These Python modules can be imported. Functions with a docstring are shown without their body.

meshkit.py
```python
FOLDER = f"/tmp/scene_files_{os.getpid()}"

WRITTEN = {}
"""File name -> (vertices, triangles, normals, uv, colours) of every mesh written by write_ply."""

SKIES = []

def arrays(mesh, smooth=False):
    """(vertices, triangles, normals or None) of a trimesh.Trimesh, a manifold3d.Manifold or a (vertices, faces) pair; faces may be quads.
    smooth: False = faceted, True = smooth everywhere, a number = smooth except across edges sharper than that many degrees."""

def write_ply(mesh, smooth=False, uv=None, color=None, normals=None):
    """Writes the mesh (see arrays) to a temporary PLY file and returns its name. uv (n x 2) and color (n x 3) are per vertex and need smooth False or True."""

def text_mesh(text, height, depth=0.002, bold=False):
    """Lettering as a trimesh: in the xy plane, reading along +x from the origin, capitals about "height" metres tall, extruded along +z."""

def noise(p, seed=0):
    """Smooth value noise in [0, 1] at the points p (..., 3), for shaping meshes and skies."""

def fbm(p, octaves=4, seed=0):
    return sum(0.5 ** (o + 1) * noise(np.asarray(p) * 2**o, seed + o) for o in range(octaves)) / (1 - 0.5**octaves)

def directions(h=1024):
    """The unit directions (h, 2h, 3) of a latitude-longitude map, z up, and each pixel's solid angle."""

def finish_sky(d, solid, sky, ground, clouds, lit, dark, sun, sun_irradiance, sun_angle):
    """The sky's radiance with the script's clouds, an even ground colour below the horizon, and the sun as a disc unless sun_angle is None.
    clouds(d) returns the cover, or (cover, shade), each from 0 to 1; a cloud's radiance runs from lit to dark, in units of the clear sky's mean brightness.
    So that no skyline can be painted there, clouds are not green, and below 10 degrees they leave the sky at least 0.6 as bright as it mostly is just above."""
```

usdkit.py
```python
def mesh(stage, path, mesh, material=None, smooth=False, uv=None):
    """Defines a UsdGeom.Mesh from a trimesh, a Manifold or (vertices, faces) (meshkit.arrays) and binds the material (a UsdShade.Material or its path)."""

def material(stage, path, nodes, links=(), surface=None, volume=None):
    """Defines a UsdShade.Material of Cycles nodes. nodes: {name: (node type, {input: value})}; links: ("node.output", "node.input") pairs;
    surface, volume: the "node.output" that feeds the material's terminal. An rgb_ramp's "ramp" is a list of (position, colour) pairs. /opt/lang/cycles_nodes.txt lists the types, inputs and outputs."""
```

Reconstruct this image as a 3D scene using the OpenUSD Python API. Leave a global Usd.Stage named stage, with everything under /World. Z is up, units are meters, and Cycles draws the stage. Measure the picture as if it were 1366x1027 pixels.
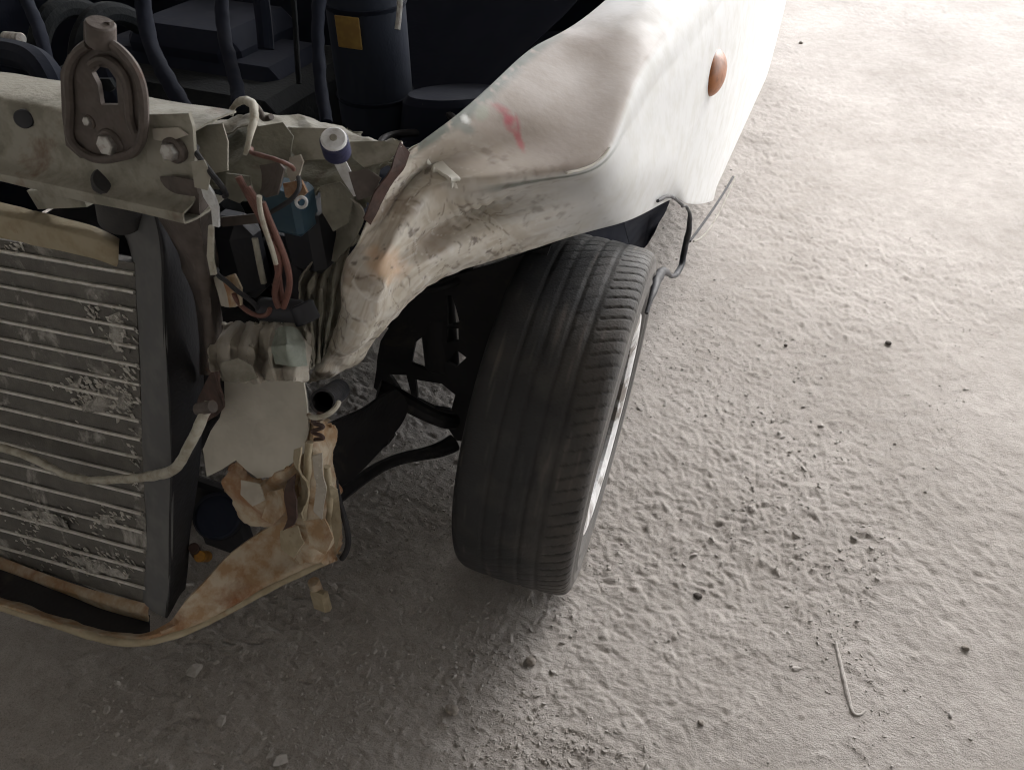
import math, numpy as np, trimesh, usdkit, meshkit
from pxr import Usd, UsdGeom, UsdLux, UsdShade, Gf, Sdf, Vt
from shapely.geometry import Polygon, Point
from scipy.interpolate import CubicSpline, PchipInterpolator
from scipy.ndimage import gaussian_filter, map_coordinates, zoom
R = np.random.default_rng(7)
stage = Usd.Stage.CreateInMemory()
UsdGeom.SetStageUpAxis(stage, 'Z'); UsdGeom.SetStageMetersPerUnit(stage, 1.0)
world = UsdGeom.Xform.Define(stage, '/World'); stage.SetDefaultPrim(world.GetPrim())
UsdGeom.Scope.Define(stage, '/World/Looks')

# ---------------------------------------------------------------- camera, sky, light
# world axes: x = sideways out of the car, y = towards the car's rear, z up; origin = ground under the front wheel
F, H, PITCH, AZ = 1051.0, 1.15, math.radians(40), math.radians(-22)
CAM = np.array([.338, -.888, H])
FW = np.array([math.sin(AZ)*math.cos(PITCH), math.cos(AZ)*math.cos(PITCH), -math.sin(PITCH)])
RT = np.array([math.cos(AZ), -math.sin(AZ), 0.0]); UP = np.cross(RT, FW)
EXPOSURE = 1.74
cam = UsdGeom.Camera.Define(stage, '/World/camera')
cam.CreateHorizontalApertureAttr(36.0); cam.CreateVerticalApertureAttr(27.04); cam.CreateFocalLengthAttr(36.0*F/1366)
cam.CreateFStopAttr(14.0); cam.CreateFocusDistanceAttr(1.2); cam.CreateExposureAttr(EXPOSURE); cam.CreateClippingRangeAttr((.02, 500))
M4 = np.eye(4); M4[0, :3], M4[1, :3], M4[2, :3], M4[3, :3] = RT, UP, -FW, CAM
cam.AddTransformOp().Set(Gf.Matrix4d(M4.tolist()))
SUN_AZ, SUN_EL = AZ+math.radians(34), math.radians(40)         # light comes in low from the open right-hand side
SD = np.array([math.sin(SUN_AZ)*math.cos(SUN_EL), math.cos(SUN_AZ)*math.cos(SUN_EL), math.sin(SUN_EL)])
SKY, SUN, SUN_ANGLE = .15, .22, 38.0
usdkit.material(stage, '/World/Looks/sky_material', {
    's': ('sky_texture', {'sky_type': 'single_scattering', 'sun_disc': False, 'sun_elevation': SUN_EL, 'sun_rotation': SUN_AZ, 'aerosol_density': 2.5}),
    'h': ('hsv', {'saturation': .25}), 'b': ('background_shader', {'strength': SKY})},
    [('s.color', 'h.color'), ('h.color', 'b.color')], surface='b.background')
dome = UsdLux.DomeLight.Define(stage, '/World/sky'); dome.GetPrim().SetCustomDataByKey('kind', 'structure')
UsdShade.MaterialBindingAPI.Apply(dome.GetPrim()).Bind(UsdShade.Material.Get(stage, '/World/Looks/sky_material'))
sun = UsdLux.DistantLight.Define(stage, '/World/sun')
sun.CreateIntensityAttr(SUN); sun.CreateAngleAttr(SUN_ANGLE); sun.CreateNormalizeAttr(True); sun.CreateColorAttr(Gf.Vec3f(1, .985, .975))
zax = SD; xax = np.cross([0, 0, 1.], zax); xax /= np.linalg.norm(xax); yax = np.cross(zax, xax)
Ms = np.eye(4); Ms[0, :3], Ms[1, :3], Ms[2, :3] = xax, yax, zax
sun.AddTransformOp().Set(Gf.Matrix4d(Ms.tolist()))

# ---------------------------------------------------------------- helpers
def ray(px, py): return FW + RT*(px-683)/F + UP*(513.5-py)/F
def P(px, py, z=None, v=None, u=None):
    """the point of the scene seen at a pixel of the photograph, at a known height z, length v or width u"""
    d = ray(px, py); k, val = (2, z) if z is not None else ((1, v) if v is not None else (0, u))
    return CAM + d*(val-CAM[k])/d[k]
def PP(px, py, o, n):
    d = ray(px, py); o, n = np.asarray(o, float), np.asarray(n, float)
    return CAM + d*((o-CAM)@n)/(d@n)
def proj(p):
    q = np.asarray(p)-CAM; w = q@FW
    return np.stack([683+F*(q@RT)/w, 513.5-F*(q@UP)/w], -1)
def unit(v): return np.asarray(v)/np.linalg.norm(v)
_n = {}
def name_in(parent, name):
    k = f'{parent}/{name}'; c = _n.get(k, 0); _n[k] = c+1
    return k if c == 0 else f'{k}_{c:03d}'
def part(name, mesh, mat, parent, smooth=30, col=None, label=None):
    path = name_in(parent, name)
    g = usdkit.mesh(stage, path, mesh, LK+mat, smooth=True if col is not None else smooth)
    if col is not None:
        UsdGeom.PrimvarsAPI(g).CreatePrimvar('paint', Sdf.ValueTypeNames.Color3fArray, 'vertex').Set(Vt.Vec3fArray.FromNumpy(np.asarray(col, np.float32)))
    if label: g.GetPrim().SetCustomDataByKey('label', label)
    return path
LK = '/World/Looks/'
def tag(path, label=None, cat=None, group=None, kind=None):
    p = stage.GetPrimAtPath(path)
    for k, v in (('label', label), ('category', cat), ('group', group), ('kind', kind)):
        if v: p.SetCustomDataByKey(k, v)
def thing(name, label, cat, group=None, loc=(0, 0, 0)):
    path = name_in('/World', name); x = UsdGeom.Xform.Define(stage, path); x.AddTranslateOp().Set(Gf.Vec3d(*map(float, loc)))
    tag(path, label, cat, group); return path
def holder(name, parent, label=None):
    path = name_in(parent, name); UsdGeom.Xform.Define(stage, path); tag(path, label); return path
cat_ = trimesh.util.concatenate
def cbox(size, bevel=.003, at=(0, 0, 0), ax=None):
    h = np.asarray(size)/2; b = min(bevel, h.min()*.9); pts = []
    for s in np.array(np.meshgrid([-1, 1], [-1, 1], [-1, 1])).T.reshape(-1, 3):
        for k in range(3):
            q = h-b; q[k] = h[k]; pts.append(s*q)
    m = trimesh.convex.convex_hull(np.array(pts))
    if ax is not None:
        T = np.eye(4); T[:3, :3] = np.array(ax).T; m.apply_transform(T)
    m.apply_translation(at); return m
def frame(d, hint=(0, 0, 1)):
    d = unit(d); s = np.cross(hint, d)
    if np.linalg.norm(s) < 1e-4: s = np.cross((0, 1, 0), d)
    s = unit(s); return s, np.cross(d, s), d
def beam(a, b, w, h, bevel=.004, hint=(0, 0, 1)):
    a, b = np.asarray(a, float), np.asarray(b, float); s, t, d = frame(b-a, hint)
    return cbox((w, h, np.linalg.norm(b-a)), bevel, (a+b)/2, (s, t, d))
def cyl(a, b, r, r2=None, sides=28, bev=.12):
    a, b = np.asarray(a, float), np.asarray(b, float); L = np.linalg.norm(b-a); r2 = r if r2 is None else r2; e = min(r, r2)*bev
    m = trimesh.creation.revolve(np.array([[0, 0], [r-e, 0], [r, e], [r2, L-e], [r2-e, L], [0, L]]), sections=sides)
    T = np.eye(4); s, t, d = frame(b-a); T[:3, 0], T[:3, 1], T[:3, 2], T[:3, 3] = s, t, d, a
    m.apply_transform(T); return m
def annul(a, b, r0, r1, sec=36):
    a, b = np.asarray(a, float), np.asarray(b, float); L = np.linalg.norm(b-a); w = .15*(r1-r0)
    m = trimesh.creation.revolve(np.array([[r0, .2*L], [r0, L-w], [r0+w, L], [r1-w, L], [r1, L-w], [r1*.92, 0], [0, 0], [0, .2*L], [r0, .2*L]]), sections=sec)
    T = np.eye(4); s, t, d = frame(b-a); T[:3, 0], T[:3, 1], T[:3, 2], T[:3, 3] = s, t, d, a; m.apply_transform(T); return m
def tube(pts, r, sides=10, n=None, noise=0, seed=0):
    pts = np.asarray(pts, float)
    if len(pts) > 2:
        t = np.r_[0, np.cumsum(np.linalg.norm(np.diff(pts, axis=0), axis=1))]; n = n or max(12, 8*len(pts))
        pts = CubicSpline(t, pts)(np.linspace(0, t[-1], n))
    r = np.interp(np.linspace(0, 1, len(pts)), np.linspace(0, 1, len(np.atleast_1d(r))), np.atleast_1d(r))
    tan = np.gradient(pts, axis=0); tan /= np.linalg.norm(tan, axis=1)[:, None]
    s = frame(tan[0])[0]; rings = []
    for p, d, q in zip(pts, tan, r):
        s = unit(s-d*(s@d)); t2 = np.cross(d, s); a = np.linspace(0, 2*np.pi, sides, endpoint=False)[:, None]
        rings.append(p+q*(np.cos(a)*s+np.sin(a)*t2))
    v = np.vstack(rings+[pts[:1], pts[-1:]]); f = []; N = len(pts)
    i = np.arange(N-1)[:, None]*sides; j = np.arange(sides)[None]; k = (j+1) % sides
    q = np.stack([i+j, i+k, i+sides+k, i+sides+j], -1).reshape(-1, 4)
    f = np.vstack([q[:, [0, 1, 2]], q[:, [0, 2, 3]], [[N*sides, b, a] for a, b in zip(range(sides), list(range(1, sides))+[0])], [[N*sides+1, (N-1)*sides+a, (N-1)*sides+b] for a, b in zip(range(sides), list(range(1, sides))+[0])]])
    if noise: v = v+noise*(np.stack([meshkit.fbm(v*60, 2, seed+c) for c in range(3)], -1)-.5)
    return trimesh.Trimesh(v, f, process=False)
def vnorm(G):
    du, dv = np.gradient(G, axis=0), np.gradient(G, axis=1); n = np.cross(du, dv); return n/np.maximum(np.linalg.norm(n, axis=-1, keepdims=True), 1e-12)
def solid_grid(G, th, flip=False):
    """a closed sheet of thickness th from a grid of points; returns mesh, vertices are front then back"""
    m, n, _ = G.shape; N = vnorm(G)*(-1 if flip else 1); v = np.vstack([G.reshape(-1, 3), (G-N*th).reshape(-1, 3)])
    i = (np.arange(m-1)[:, None]*n+np.arange(n-1)[None]).ravel()
    a = np.stack([i, i+n, i+n+1, i+1], 1); k = m*n; b = a[:, ::-1]+k
    ring = np.r_[np.arange(n), (np.arange(1, m)*n+n-1), (m*n-1-np.arange(1, n)), (np.arange(m-2, 0, -1)*n)]
    r2 = np.roll(ring, -1); e = np.stack([ring, r2, r2+k, ring+k], 1)
    q = np.vstack([a, b, e]); q = q[:, ::-1] if flip else q
    return trimesh.Trimesh(v, np.vstack([q[:, [0, 1, 2]], q[:, [0, 2, 3]]]), process=False)
def spread(rows, M, N, sharp=False):
    """rows: control net (a x b x 3) -> M x N grid through it"""
    g = np.asarray(rows, float)
    f0 = CubicSpline if len(g) > 2 else PchipInterpolator
    g = (PchipInterpolator if sharp else f0)(np.linspace(0, 1, g.shape[0]), g, axis=0)(np.linspace(0, 1, M))
    return PchipInterpolator(np.linspace(0, 1, g.shape[1]), g, axis=1)(np.linspace(0, 1, N))
def crease(p, seed=0, k=6):
    """sharp folds, as in bent sheet metal: triangle waves along random directions, in [-1, 1]"""
    r = np.random.default_rng(seed+100); p = np.asarray(p); out = 0
    w = np.stack([meshkit.fbm(p*.6, 2, seed+c) for c in range(3)], -1)*1.6
    for _ in range(k):
        d = r.normal(size=3); d /= np.linalg.norm(d); a = r.uniform(.4, 1.3); t = ((p+w)@d*a+r.random()) % 1
        out = out+(np.abs(t-.5)*4-1)/a**.7*r.choice((-1, 1))
    return out/k**.5
def crumple(G, amp, scale, seed=0, oct=3, weight=1.0):
    n = vnorm(G); h = (crease(G*scale*.8, seed)*.42+(meshkit.fbm(G*scale, oct, seed)-.5)*.6)*amp*.62
    return G+n*(h*weight)[..., None]
def sheet(rows, M=28, N=28, amp=.006, scale=25, seed=1, th=.0015, flip=False, sharp=True, ragged=.0, q=1.6):
    G = spread(rows, int(M*q), int(N*q), sharp)
    if ragged:
        for sl in (np.s_[0], np.s_[-1], np.s_[:, 0], np.s_[:, -1]):
            G[sl] += ragged*(np.stack([meshkit.fbm(G[sl]*90, 3, seed+c) for c in range(3)], -1)-.5)*2
    return solid_grid(crumple(G, amp, scale, seed), th, flip)
def plate(px, o, n, th=.003, holes=(), amp=0, scale=30, seed=0, edge=.008):
    """a flat sheet-metal piece with the outline px (pixels of the photograph) in the plane (o, n), given thickness and, with amp, dents"""
    n = unit(n); e1 = unit(np.cross((0, 0, 1), n)); e2 = np.cross(n, e1); o = np.asarray(o, float)
    f = lambda q: [((PP(x, y, o, n)-o)@e1, (PP(x, y, o, n)-o)@e2) for x, y in q]
    pg = Polygon(f(px), [f(h) for h in holes]).buffer(0)
    pg = max(getattr(pg, 'geoms', [pg]), key=lambda g: g.area)
    m = trimesh.creation.extrude_polygon(pg, th, engine='earcut')
    if amp:
        v, fc = trimesh.remesh.subdivide_to_size(m.vertices, m.faces, edge, max_iter=12); m = trimesh.Trimesh(v, fc)
        m.vertices[:, 2] += crease(np.c_[m.vertices[:, :2]*scale*.5, np.zeros(len(m.vertices))+seed], seed)*.34*amp
        w_ = np.random.default_rng(seed).normal(size=2)*6; q_ = m.vertices[:, :2]-m.vertices[:, :2].mean(0); m.vertices[:, 2] += np.clip((q_@unit(w_))**2*np.linalg.norm(w_)*.5, 0, .008)*(amp > .006)*(pg.area < .006)
    T = np.eye(4); T[:3, 0], T[:3, 1], T[:3, 2], T[:3, 3] = e1, e2, n, o; m.apply_transform(T); return m
def grow(poly, k=1.22):
    c = np.mean(poly, axis=0); return [tuple(c+(np.array(q)-c)*k) for q in poly]
def px3(pts): return [P(x, y, z=z) for x, y, z in pts]
def pv3(pts): return [P(x, y, v=v) for x, y, v in pts]

# ---------------------------------------------------------------- materials
def mat(name, c1, c2=None, c3=None, scale=40, rough=.55, metal=0, bump=.15, bscale=180, spec=.4, t2=(.45, .62), t3=(.60, .72), coat=0, attr=False, rough2=None):
    c2 = c2 or c1; c3 = c3 or c2
    nodes = {'g': ('geometry', {}), 'a': ('noise_texture', {'scale': scale, 'detail': 6, 'roughness': .62}), 'b': ('noise_texture', {'scale': scale*.37, 'detail': 5, 'roughness': .65, 'distortion': .4}),
             'ra': ('rgb_ramp', {'ramp': [(0, (0, 0, 0)), (t2[0], (0, 0, 0)), (t2[1], (1, 1, 1)), (1, (1, 1, 1))]}), 'rb': ('rgb_ramp', {'ramp': [(0, (0, 0, 0)), (t3[0], (0, 0, 0)), (t3[1], (1, 1, 1)), (1, (1, 1, 1))]}),
             'm1': ('mix_color', {'a': c1, 'b': c2}), 'm2': ('mix_color', {'b': c3}), 'bn': ('noise_texture', {'scale': bscale, 'detail': 4}), 'bu': ('bump', {'strength': bump, 'distance': .004}),
             'rr': ('map_range', {'from_min': .3, 'from_max': .7, 'to_min': rough, 'to_max': min(1, rough2 or rough+.2)}),
             'p': ('principled_bsdf', {'metallic': metal, 'roughness': rough, 'specular_ior_level': spec, 'coat_weight': coat, 'coat_roughness': .25})}
    links = [('g.position', 'a.vector'), ('g.position', 'b.vector'), ('g.position', 'bn.vector'), ('a.fac', 'ra.fac'), ('b.fac', 'rb.fac'), ('ra.color', 'm1.fac'), ('m1.result', 'm2.a'), ('rb.color', 'm2.fac'),
             ('bn.fac', 'bu.height'), ('bu.normal', 'p.normal'), ('a.fac', 'rr.value'), ('rr.result', 'p.roughness')]
    if attr:
        nodes['at'] = ('attribute', {'attribute': 'paint'}); nodes['mm'] = ('mix_color', {'blend_type': 'multiply', 'fac': 1.0})
        links += [('at.color', 'mm.a'), ('m2.result', 'mm.b'), ('mm.result', 'p.base_color')]
    else: links.append(('m2.result', 'p.base_color'))
    usdkit.material(stage, LK+name, nodes, links, surface='p.BSDF')
mat('white_paint', (1, 1, 1), (.93, .92, .89), (.80, .76, .70), scale=22, rough=.42, rough2=.6, bump=.06, bscale=120, coat=.08, attr=True, t3=(.58, .78))
mat('dull_panel', (.29, .275, .23), (.19, .18, .145), (.15, .095, .065), scale=30, rough=.5, bump=.25)
mat('pale_panel', (.40, .37, .32), (.34, .31, .26), (.27, .21, .16), scale=30, rough=.5, bump=.18, t3=(.64, .78))
mat('olive_panel', (.17, .165, .13), (.12, .115, .09), (.09, .06, .045), scale=34, rough=.6, bump=.3)
mat('green_panel', (.21, .235, .20), (.16, .175, .15), (.13, .10, .075), scale=40, rough=.5, bump=.25)
mat('rust_flake', (.24, .12, .05), (.17, .075, .03), (.30, .22, .14), scale=40, rough=.8, bump=.5)
mat('plate_paint', (.48, .455, .395), (.42, .395, .34), (.36, .31, .26), scale=14, rough=.5, bump=.1, t3=(.62, .8))
mat('rusty_panel', (.42, .35, .26), (.31, .20, .11), (.21, .085, .035), scale=34, rough=.65, bump=.35, t2=(.42, .6), t3=(.5, .68))
mat('tan_rail', (.34, .29, .20), (.28, .23, .15), (.22, .13, .07), scale=40, rough=.6, bump=.25)
mat('brown_bracket', (.085, .07, .062), (.12, .10, .09), (.10, .06, .045), scale=50, rough=.5, metal=.2, bump=.25)
mat('bare_bolt', (.42, .41, .39), (.30, .28, .26), (.22, .16, .12), scale=120, rough=.35, metal=.7, bump=.1)
mat('fin_dirt', (.115, .109, .099), (.15, .143, .13), (.38, .365, .34), scale=48, rough=.6, metal=.2, bump=.3, bscale=500, t3=(.57, .68))
mat('bare_aluminium', (.60, .585, .55), (.48, .46, .42), (.30, .28, .25), scale=80, rough=.42, metal=.45, bump=.25, bscale=400)
mat('worn_aluminium', (.40, .385, .355), (.26, .25, .23), (.14, .132, .12), scale=110, rough=.6, metal=.2, bump=.6, bscale=500, t3=(.5, .62))
mat('tank_plastic', (.105, .106, .108), (.135, .135, .134), (.18, .174, .162), scale=26, rough=.75, bump=.12)
mat('dark_plastic', (.014, .015, .02), (.02, .021, .027), (.035, .034, .035), scale=20, rough=.42, bump=.1)
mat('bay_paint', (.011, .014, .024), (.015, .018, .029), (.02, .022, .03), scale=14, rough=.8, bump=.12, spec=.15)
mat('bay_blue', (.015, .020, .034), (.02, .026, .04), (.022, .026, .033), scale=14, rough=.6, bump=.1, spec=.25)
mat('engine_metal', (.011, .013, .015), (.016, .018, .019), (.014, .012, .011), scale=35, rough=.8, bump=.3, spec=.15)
mat('black_steel', (.016, .016, .019), (.024, .023, .025), (.05, .042, .036), scale=30, rough=.6, bump=.25)
mat('rubber', (.034, .034, .036), (.05, .048, .047), (.085, .074, .064), scale=26, rough=.62, bump=.2, bscale=350, t3=(.55, .75))
mat('tyre_rubber', (1, 1, 1), (1.12, 1.1, 1.08), (1.35, 1.25, 1.15), scale=24, rough=.55, bump=.22, bscale=300, attr=True, spec=.5)
mat('rim_steel', (.30, .30, .31), (.16, .155, .15), (.10, .08, .07), scale=45, rough=.32, metal=.8, bump=.3, t2=(.45, .55))
mat('bright_trim', (.75, .75, .76), (.6, .6, .6), (.22, .20, .18), scale=38, rough=.35, metal=.4, bump=.2, t2=(.45, .55), t3=(.5, .58))
mat('rust_wire', (.14, .06, .045), (.10, .045, .035), scale=60, rough=.5)
mat('pale_wire', (.40, .38, .32), (.28, .255, .20), (.20, .14, .09), scale=60, rough=.45)
mat('blue_plastic', (.022, .055, .085), (.03, .065, .09), (.06, .065, .065), scale=50, rough=.4)
mat('navy_plastic', (.018, .02, .06), (.03, .032, .075), scale=50, rough=.4)
mat('white_plastic', (.62, .63, .64), (.5, .5, .5), (.30, .28, .26), scale=80, rough=.4)
mat('red_primer', (.065, .035, .028), (.05, .032, .027), (.10, .06, .04), scale=60, rough=.6)
mat('yellow_plastic', (.50, .24, .03), (.36, .17, .04), (.16, .08, .04), scale=90, rough=.45)
mat('label_print', (.22, .13, .03), (.28, .18, .04), (.22, .05, .02), scale=45, rough=.5)
mat('amber_lens', (.30, .095, .018), (.22, .07, .016), (.10, .04, .016), scale=60, rough=.35, bump=.02, coat=.15)
mat('shed_metal', (.60, .59, .57), (.55, .54, .52), (.47, .43, .38), scale=3, rough=.8)
mat('stone_grey', (.24, .215, .19), (.18, .16, .14), (.30, .27, .24), scale=60, rough=.9, bump=.5)
mat('stone_dark', (.07, .06, .055), (.10, .09, .08), scale=70, rough=.9, bump=.5)
mat('dry_stick', (.33, .308, .288), (.27, .252, .235), scale=70, rough=.9, bump=.4)
usdkit.material(stage, LK+'ground_dust', {
    'g': ('geometry', {}), 'big': ('noise_texture', {'scale': 2.2, 'detail': 5, 'roughness': .6}), 'mid': ('noise_texture', {'scale': 26, 'detail': 6, 'roughness': .7, 'distortion': .5}), 'fine': ('noise_texture', {'scale': 420, 'detail': 3, 'roughness': .7}),
    'vor': ('voronoi_texture', {'scale': 170}), 'rv': ('rgb_ramp', {'ramp': [(0, (1, 1, 1)), (.10, (1, 1, 1)), (.2, (0, 0, 0)), (1, (0, 0, 0))]}), 'sep': ('separate_color', {}), 'gt': ('math', {'math_type': 'greater_than', 'value2': .8}), 'sp': ('math', {'math_type': 'multiply'}), 'sp2': ('math', {'math_type': 'multiply', 'value2': .5}),
    'r1': ('rgb_ramp', {'ramp': [(0, (.245, .225, .207)), (.38, (.285, .264, .245)), (.62, (.345, .322, .302)), (1, (.385, .362, .342))]}), 'r2': ('rgb_ramp', {'ramp': [(0, (.80, .79, .78)), (.42, (.93, .925, .92)), (.6, (1.05, 1.05, 1.05)), (1, (1.16, 1.16, 1.16))]}),
    'r3': ('rgb_ramp', {'ramp': [(0, (.62, .61, .60)), (.36, (.80, .79, .78)), (.5, (1, 1, 1)), (.7, (1.12, 1.12, 1.12)), (1, (1.25, 1.25, 1.25))]}),
    'm1': ('mix_color', {'blend_type': 'multiply', 'fac': 1.0}), 'm2': ('mix_color', {'blend_type': 'multiply', 'fac': 1.0}), 'm3': ('mix_color', {'b': (.10, .085, .075)}),
    'mp': ('mapping', {'rotation': (0, 0, .5), 'scale': (90, 210, 90)}), 'st': ('noise_texture', {'scale': 1.0, 'detail': 4, 'roughness': .6}), 'hs': ('math', {'math_type': 'add'}),
    'bu': ('bump', {'strength': .55, 'distance': .004}), 'p': ('principled_bsdf', {'roughness': .95, 'specular_ior_level': .12})},
    [('g.position', x+'.vector') for x in ('big', 'mid', 'fine', 'vor', 'mp')]+[('mp.vector', 'st.vector'), ('big.fac', 'r1.fac'), ('mid.fac', 'r2.fac'), ('fine.fac', 'r3.fac'), ('r1.color', 'm1.a'), ('r2.color', 'm1.b'), ('m1.result', 'm2.a'), ('r3.color', 'm2.b'),
     ('vor.distance', 'rv.fac'), ('vor.color', 'sep.color'), ('sep.r', 'gt.value1'), ('gt.value', 'sp.value1'), ('rv.color', 'sp.value2'), ('sp.value', 'sp2.value1'), ('sp2.value', 'm3.fac'), ('m2.result', 'm3.a'), ('m3.result', 'p.base_color'),
     ('st.fac', 'hs.value1'), ('fine.fac', 'hs.value2'), ('hs.value', 'bu.height'), ('bu.normal', 'p.normal')], surface='p.BSDF')

# ---------------------------------------------------------------- ground
S, LO, CELL = 2048, np.array([-2.2, -1.6]), .0026
yy, xx = np.meshgrid(np.arange(S), np.arange(S), indexing='ij')
def rnd(sig, f=1):                                              # smooth random field, sig in cells, made coarser by f
    a = gaussian_filter(R.standard_normal((S//f, S//f)), np.asarray(sig)/f, mode='wrap'); a /= a.std()
    return a if f == 1 else zoom(a, f, order=1, mode='grid-wrap', grid_mode=True)
Hm = gaussian_filter(rnd(130, 8)*.004+rnd(45, 4)*.0016+rnd(14, 2)*.0007, 3, mode='wrap')
patch = np.clip(rnd(75, 8)*.4+.85, .3, 1.4)                      # smoother trodden places among rough ones
rough_ = rnd((.8, 1.5))*.0006+rnd((2.0, 1.2))*.0007+rnd((2.2, 4.5))*.0006+np.maximum(rnd(2.2)-1.3, 0)*.0022-np.maximum(rnd((1.3, 2.6))-1.2, 0)*.0022
cl = np.maximum(rnd(1.25)-1.0, 0)*.0010*np.clip(rnd(40, 4)*.5+.6, .1, 1.4)
Hm += rough_*patch*.75+cl*.85
for k in range(30000):                                         # scuffs and scrapes: short grooves with a raised lip
    cx, cy = R.integers(30, S-30, 2); L = R.uniform(2, 13)*(2.4 if k % 14 == 0 else 1); w = R.uniform(.7, 1.6); th = R.normal(.45, .8); d = R.uniform(.0004, .0019)*(R.random() < .88 or -.6)
    r = int(L/2+8); y0, y1, x0, x1 = max(cy-r, 0), min(cy+r, S), max(cx-r, 0), min(cx+r, S)
    X, Y = xx[y0:y1, x0:x1]-cx, yy[y0:y1, x0:x1]-cy
    a, b = X*np.cos(th)+Y*np.sin(th), -X*np.sin(th)+Y*np.cos(th); b = b+.02*a*a/L*R.normal()
    m = np.exp(-np.maximum(np.abs(a)-L/2, 0)**2/2)*patch[cy, cx]
    Hm[y0:y1, x0:x1] += m*(-d*np.exp(-(b/w)**2)+.25*d*np.exp(-((b-2.0*w)/(w*.9))**2))
Hm -= .010*np.exp(-(((xx*CELL+LO[0])/.16)**2+((yy*CELL+LO[1])/.22)**2))   # the tyre has pressed in a little
def ground_z(x, y):
    c = np.stack([(np.asarray(y)-LO[1])/CELL, (np.asarray(x)-LO[0])/CELL])
    far = np.clip(1-np.maximum(np.abs(np.asarray(x)-.4)/2.55, np.abs(np.asarray(y)-1.0)/2.55)**8, 0, 1)
    z = map_coordinates(Hm, c.reshape(2, -1), order=1, mode='grid-wrap').reshape(np.shape(x))
    rr = np.hypot(np.asarray(x)-CAM[0], np.asarray(y)-CAM[1])
    return z*np.clip(1.15-rr/30, .3, 1)
nr, na = 900, 1100
rad = np.r_[0.02, np.geomspace(.30, 6.5, nr-26), np.geomspace(6.8, 60, 25)]
ang = AZ+np.r_[np.linspace(-.66, .66, na-260), np.linspace(.665, 1.06, 100), np.linspace(1.1, 2*np.pi-1.1, 60), np.linspace(2*np.pi-1.06, 2*np.pi-.665, 100)]
RR, AA = np.meshgrid(rad, ang, indexing='ij'); gx, gy = CAM[0]+RR*np.sin(AA), CAM[1]+RR*np.cos(AA)
V = np.stack([gx, gy, ground_z(gx, gy)], -1).reshape(-1, 3)
i = np.arange(nr-1)[:, None]*na; j = np.arange(na)[None]; k = (j+1) % na
q = np.stack([i+j, i+na+j, i+na+k, i+k], -1).reshape(-1, 4)[:, ::-1]
gp = part('ground', trimesh.Trimesh(V, np.vstack([q[:, [0, 1, 2]], q[:, [0, 2, 3]]]), process=False), 'ground_dust', '/World', smooth=True)
tag(gp, 'dusty grey trodden earth covered in scuffs and scrapes', 'ground', kind='structure')

# ---------------------------------------------------------------- the roof of the open shed the car stands in (overhead, out of frame)
def cam_xy(right, fwd): return CAM[:2]+right*np.array([math.cos(AZ), -math.sin(AZ)])+fwd*np.array([math.sin(AZ), math.cos(AZ)])
shed = thing('shed_roof', 'corrugated metal roof of the open shed over the car', 'roof')
d1, d2 = AZ+math.radians(32), AZ+math.radians(122)               # the open side lies to the right and behind the car
D1, D2 = np.array([math.sin(d1), math.cos(d1)]), np.array([math.sin(d2), math.cos(d2)])
ROOF_EDGE, ROOF_Z, BACK, SIDE = 4.3, 2.7, -2.6, 6.0
cols = np.linspace(-SIDE-.2, SIDE+.2, 501); G = np.zeros((2, 501, 3))
for a, e in enumerate((BACK-.2, ROOF_EDGE)): G[a, :, :2] = CAM[:2]+e*D1+cols[:, None]*D2
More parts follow.
